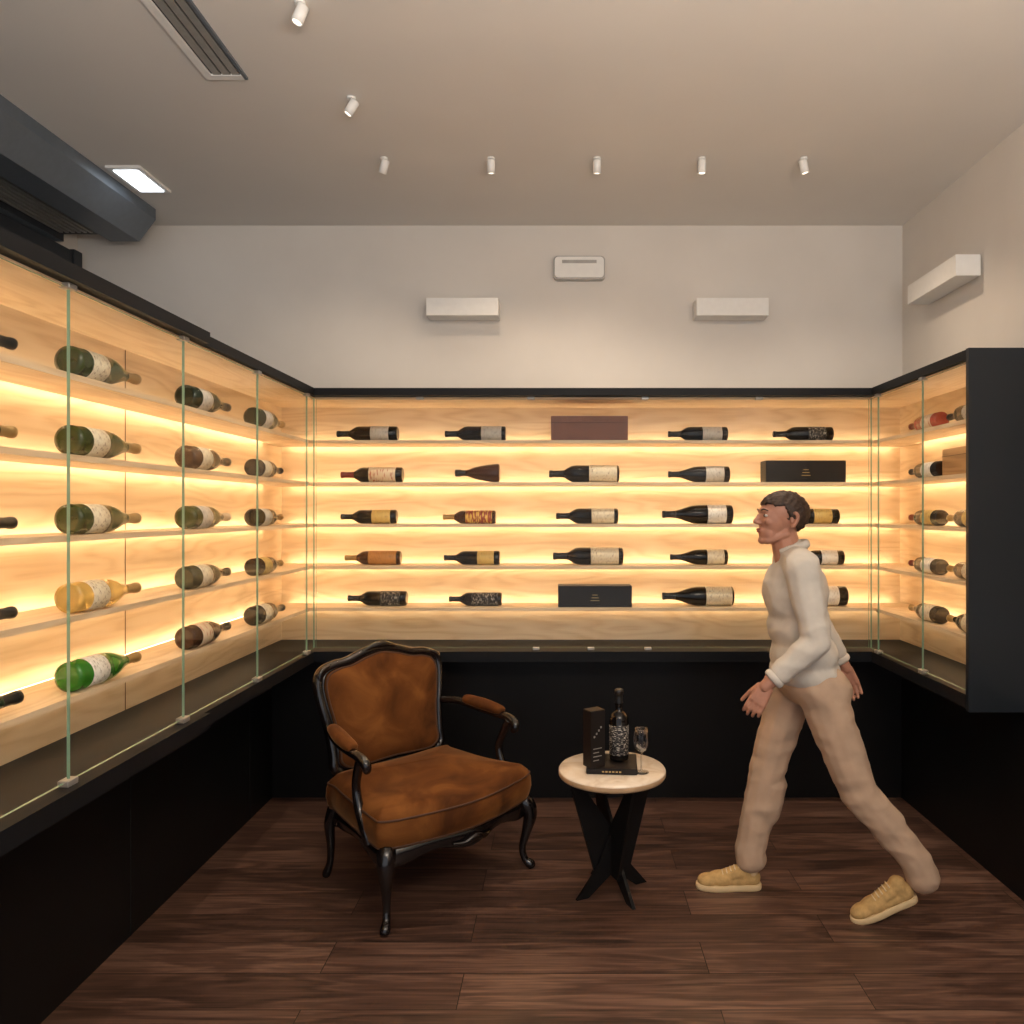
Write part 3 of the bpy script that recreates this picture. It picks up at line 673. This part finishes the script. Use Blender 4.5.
# button placket & cuffs
bm=bmesh.new()
def ring(bm,c,ax,R,r_):
    ax=ax.normalized(); u=ax.cross(V((0,1,0))).normalized(); w_=ax.cross(u)
    sweep(bm,[(*(c+(u*math.cos(a)+w_*math.sin(a))*R),r_) for a in [i*math.pi/6 for i in range(12)]],8,3,True,up=tuple(ax),flat=1.8)
ring(bm,nE.lerp(nW,0.86),nW-nE,0.034,0.008); ring(bm,fE.lerp(fW,0.86),fW-fE,0.034,0.008)
mesh_obj('cuffs',bm,M_shirt,man,True)
bm=bmesh.new()
ca=[math.radians(a) for a in (-150,-120,-80,-40,0,40,80,120,150)]
sweep(bm,[(0.928+0.062*math.cos(a),3.07+0.062*math.sin(a),1.456+0.020*math.cos(a),0.009) for a in ca],8,4,False,up=(0,0,1),flat=1.9)
mesh_obj('collar',bm,M_shirt,man,True)
def hand(wr,dirv,palm_n,side,name,curl):
    d=V(dirv).normalized(); nrm=V(palm_n); nrm=(nrm-d*nrm.dot(d)).normalized(); s=V(side); s=(s-d*s.dot(d)-nrm*s.dot(nrm)).normalized()
    bm=bmesh.new(); W=V(wr)
    cone(bm,W-d*0.03,0.025,W+d*0.01,0.023)
    for k,o_ in enumerate((-0.025,-0.008,0.008,0.025)):
        cone(bm,W+d*0.015+s*o_*0.6,0.015,W+d*0.078+s*o_,0.012)
    ell(bm,W+d*0.03+s*0.020+nrm*0.006,(0.017,0.017,0.022))
    ln=(0.056,0.070,0.076,0.068)
    for k,o_ in enumerate((-0.028,-0.0095,0.0095,0.028)):
        p=W+d*0.080+s*o_; r_=0.0083; dd=(d+s*o_*1.0).normalized()
        for j,(f,cc) in enumerate(((0.45,curl),(0.32,curl*1.3),(0.23,curl))):
            q=p+dd*ln[k]*f; cone(bm,p,r_,q,r_*0.92); p=q; r_*=0.92
            dd=(dd*math.cos(cc)+nrm*math.sin(cc)).normalized()
    p=W+d*0.026+s*0.028+nrm*0.006; dd=(d*0.85+s*0.35+nrm*0.3).normalized(); r_=0.0105
    for f in (0.038,0.030,0.022):
        q=p+dd*f; cone(bm,p,r_,q,r_*0.9); p=q; r_*=0.9; dd=(dd+d*0.35+nrm*0.1).normalized()
    blob(name,bm,M_skin,0.0035,man,2)
for (E_,W_,nm) in ((nE,nW,'near'),(fE,fW,'far')):
    bm=bmesh.new(); cone(bm,E_.lerp(W_,0.4),0.036,E_.lerp(W_,0.6),0.033); cone(bm,E_.lerp(W_,0.6),0.033,W_,0.026)
    d=(W_-E_).normalized(); cone(bm,W_,0.026,W_+d*0.015,0.024)
    blob('forearm_'+nm,bm,M_skin,0.006,man,3)
d=(nW-nE).normalized(); hand(nW,d+V((0.15,0,-0.35)),V((0.5,1,0.0)),V((-1,0.3,0.4)),'hand_near',0.6)
d=(fW-fE).normalized(); hand(fW,d+V((-0.15,0,-0.2)),V((-0.4,-1,0.0)),V((-1,0.3,0)),'hand_far',0.6)
HM=Matrix.Translation((0.880,3.07,1.568))@Matrix.Rotation(math.radians(8),4,'Z')@Matrix.Rotation(math.radians(5),4,'Y')
bm=bmesh.new()
ell(bm,V((0.012,0,0.030)),(0.096,0.074,0.080))
ell(bm,V((-0.028,0,0.005)),(0.062,0.062,0.085))
ell(bm,V((-0.040,0,-0.055)),(0.045,0.046,0.048))
ell(bm,V((-0.068,0,-0.090)),(0.018,0.022,0.016))
cone(bm,V((0.012,-0.045,-0.055)),0.018,V((-0.055,-0.02,-0.088)),0.017); cone(bm,V((0.012,0.045,-0.055)),0.018,V((-0.055,0.02,-0.088)),0.017)
ell(bm,V((-0.076,0,0.030)),(0.016,0.045,0.012))
cone(bm,V((-0.086,0,0.016)),0.007,V((-0.106,0,-0.016)),0.010)
ell(bm,V((-0.095,-0.010,-0.021)),(0.010,0.007,0.007)); ell(bm,V((-0.095,0.010,-0.021)),(0.010,0.007,0.007))
ell(bm,V((-0.060,-0.036,-0.012)),(0.022,0.018,0.018)); ell(bm,V((-0.060,0.036,-0.012)),(0.022,0.018,0.018))
ell(bm,V((-0.078,0,-0.050)),(0.014,0.024,0.012))
ell(bm,V((-0.068,-0.030,0.012)),(0.012,0.016,0.012)); ell(bm,V((-0.068,0.030,0.012)),(0.012,0.016,0.012))
cone(bm,V((0.018,0,-0.05)),0.055,V((0.050,0,-0.155)),0.060)
blob('head',bm,M_skin,0.004,man,3,HM)
bm=bmesh.new()
for sy in (-1,1):
    sweep(bm,[(0.018,sy*0.071,0.022,0.006),(0.026,sy*0.081,0.030,0.008),(0.036,sy*0.084,0.018,0.008),(0.034,sy*0.082,-0.002,0.008),(0.024,sy*0.078,-0.020,0.009),(0.016,sy*0.072,-0.026,0.006)],8,4)
    ell(bm,V((0.024,sy*0.073,0.004)),(0.012,0.006,0.022))
o=mesh_obj('ears',bm,M_skin,man,True); o.data.transform(HM)
bm=bmesh.new()
for sy in (-1,1): ell(bm,V((-0.0755,sy*0.032,0.011)),(0.0090,0.0130,0.0060))
o=mesh_obj('eyes',bm,M_eyew,man,True); o.data.transform(HM)
bm=bmesh.new()
for sy in (-1,1): ell(bm,V((-0.0820,sy*0.033,0.011)),(0.0035,0.0055,0.0055))
o=mesh_obj('irises',bm,M_eyed,man,True); o.data.transform(HM)
bm=bmesh.new()
for sy in (-1,1): sweep(bm,[(-0.089,sy*0.014,0.031,0.003),(-0.087,sy*0.030,0.036,0.0035),(-0.074,sy*0.048,0.031,0.002)],6,4)
o=mesh_obj('eyebrows',bm,M_hair,man,True); o.data.transform(HM)
bm=bmesh.new(); ell(bm,V((-0.089,0,-0.046)),(0.006,0.020,0.0045)); ell(bm,V((-0.088,0,-0.054)),(0.006,0.017,0.005))
o=mesh_obj('lips',bm,M_lip,man,True); o.data.transform(HM)
bm=bmesh.new(); bmesh.ops.create_icosphere(bm,subdivisions=5,radius=1)
dead=[]
for v in bm.verts:
    c_=v.co.copy(); jit=0.03*math.sin(c_.x*23+c_.y*17)*math.cos(c_.z*19+c_.y*11)+0.05*noise.noise(c_*9)
    v.co=V((0.016+c_.x*(0.104+jit*0.12),c_.y*(0.081+jit*0.1),0.032+c_.z*(0.088+jit*0.12)))
    x=v.co.x
    hl=0.055 if x<-0.035 else (0.055-(x+0.035)*0.2 if x<-0.005 else (0.049-(x+0.005)*2.0 if x<0.03 else -0.021-(x-0.03)*0.5))
    if x<0.012 and x>-0.008 : hl-=0.03
    if v.co.z<hl: dead.append(v)
bmesh.ops.delete(bm,geom=dead,context='VERTS')
me=bpy.data.meshes.new('hair'); bm.to_mesh(me); bm.free(); me.materials.append(M_hair); me.transform(HM)
for p in me.polygons: p.use_smooth=True
o=link(bpy.data.objects.new('hair',me),man); s_=o.modifiers.new('s','SOLIDIFY'); s_.thickness=0.014; s_.offset=-1
def shoe(name,M):
    M=M@Matrix.Diagonal((0.94,0.94,0.94,1))
    def outl(inf,z):
        pts=[(-0.160,0.0),(-0.148,0.026),(-0.105,0.043),(-0.05,0.046),(0.02,0.037),(0.08,0.036),(0.118,0.028),(0.130,0.0)]
        full=pts+[(x,-y*0.95) for x,y in pts[-2:0:-1]]
        return catmull([(x*(1+inf*0.5),y*(1+inf),z) for x,y in full],5,True)
    bm=bmesh.new(); rg=[]
    for inf,z in ((-0.04,0.0),(0.03,0.004),(0.05,0.014),(0.03,0.026),(-0.03,0.028)):
        rg.append([bm.verts.new(p) for p in outl(inf,z)])
    k=len(rg[0])
    for a,b_ in zip(rg,rg[1:]):
        for i in range(k): bm.faces.new((a[i],a[(i+1)%k],b_[(i+1)%k],b_[i])).smooth=True
    bm.faces.new(rg[0]); bm.faces.new(rg[-1])
    o=mesh_obj(name+'_sole',bm,M_sole,man); o.data.transform(M)
    bm=bmesh.new()
    ell(bm,V((-0.105,0,0.038)),(0.052,0.041,0.030)); ell(bm,V((-0.05,0,0.045)),(0.065,0.043,0.036))
    cone(bm,V((-0.07,0,0.042)),0.032,V((0.03,0,0.072)),0.036)
    ell(bm,V((0.085,0,0.050)),(0.044,0.036,0.042)); cone(bm,V((0.075,0,0.05)),0.034,V((0.07,0,0.088)),0.038)
    ell(bm,V((0.02,0,0.04)),(0.09,0.036,0.03))
    blob(name+'_upper',bm,M_suede,0.004,man,3,M)
    bm=bmesh.new()
    for i in range(5):
        x=-0.045+i*0.018; z=0.082+i*0.0075
        sweep(bm,[(x,-0.024,z-0.010,0.003),(x,0,z,0.003),(x+0.006,0.024,z-0.010,0.003)],6,4)
    o=mesh_obj(name+'_laces',bm,M_lace,man,True); o.data.transform(M)
shoe('shoe_far',Matrix.Translation((0.710,3.19,0.0)))
shoe('shoe_near',Matrix.Translation((1.275,2.945,0.002))@Matrix.Rotation(math.radians(4),4,'Z')@Matrix.Translation((-0.108,0,0))@Matrix.Rotation(math.radians(-19),4,'Y')@Matrix.Translation((0.108,0,0)))
bm=bmesh.new()
cone(bm,fA+V((0.005,0,0.03)),0.036,fA+V((0.003,0,-0.02)),0.036)
cone(bm,nA+V((0.0,0,0.03)),0.036,nA+V((-0.01,0,-0.03)),0.036)
blob('socks',bm,M_sole,0.006,man,2)

# ------------------------------------------------------------------ light, world
wd=bpy.data.worlds.new('world'); S.world=wd; wd.use_nodes=True
bg=wd.node_tree.nodes['Background']; bg.inputs[0].default_value=(0.88,0.92,1.0,1); bg.inputs[1].default_value=0.9
def area(name,loc,rot,sx,sy,en,col):
    l=bpy.data.lights.new(name,'AREA'); l.shape='RECTANGLE'; l.size=sx; l.size_y=sy; l.energy=en; l.color=col
    o=bpy.data.objects.new(name,l); COL.objects.link(o); o.location=loc; o.rotation_euler=rot; return o
# added fill lights behind the camera, no real fixtures: one up, one down
area('ceiling_bounce_fill',(0.5,-0.3,1.95),(math.radians(180),0,0),1.8,0.5,170,(1,0.88,0.76))
area('room_fill_down',(0.7,-0.3,3.22),(math.radians(20),0,0),1.2,0.5,30,(1,0.84,0.68))

cam=bpy.data.cameras.new('camera'); cam.sensor_width=36; cam.lens=750/1024*36; cam.shift_x=-(565-512)/1024; cam.clip_start=0.05
co=bpy.data.objects.new('camera',cam); COL.objects.link(co); co.location=(0,0,CZ); co.rotation_euler=(math.radians(90),0,0)
S.camera=co
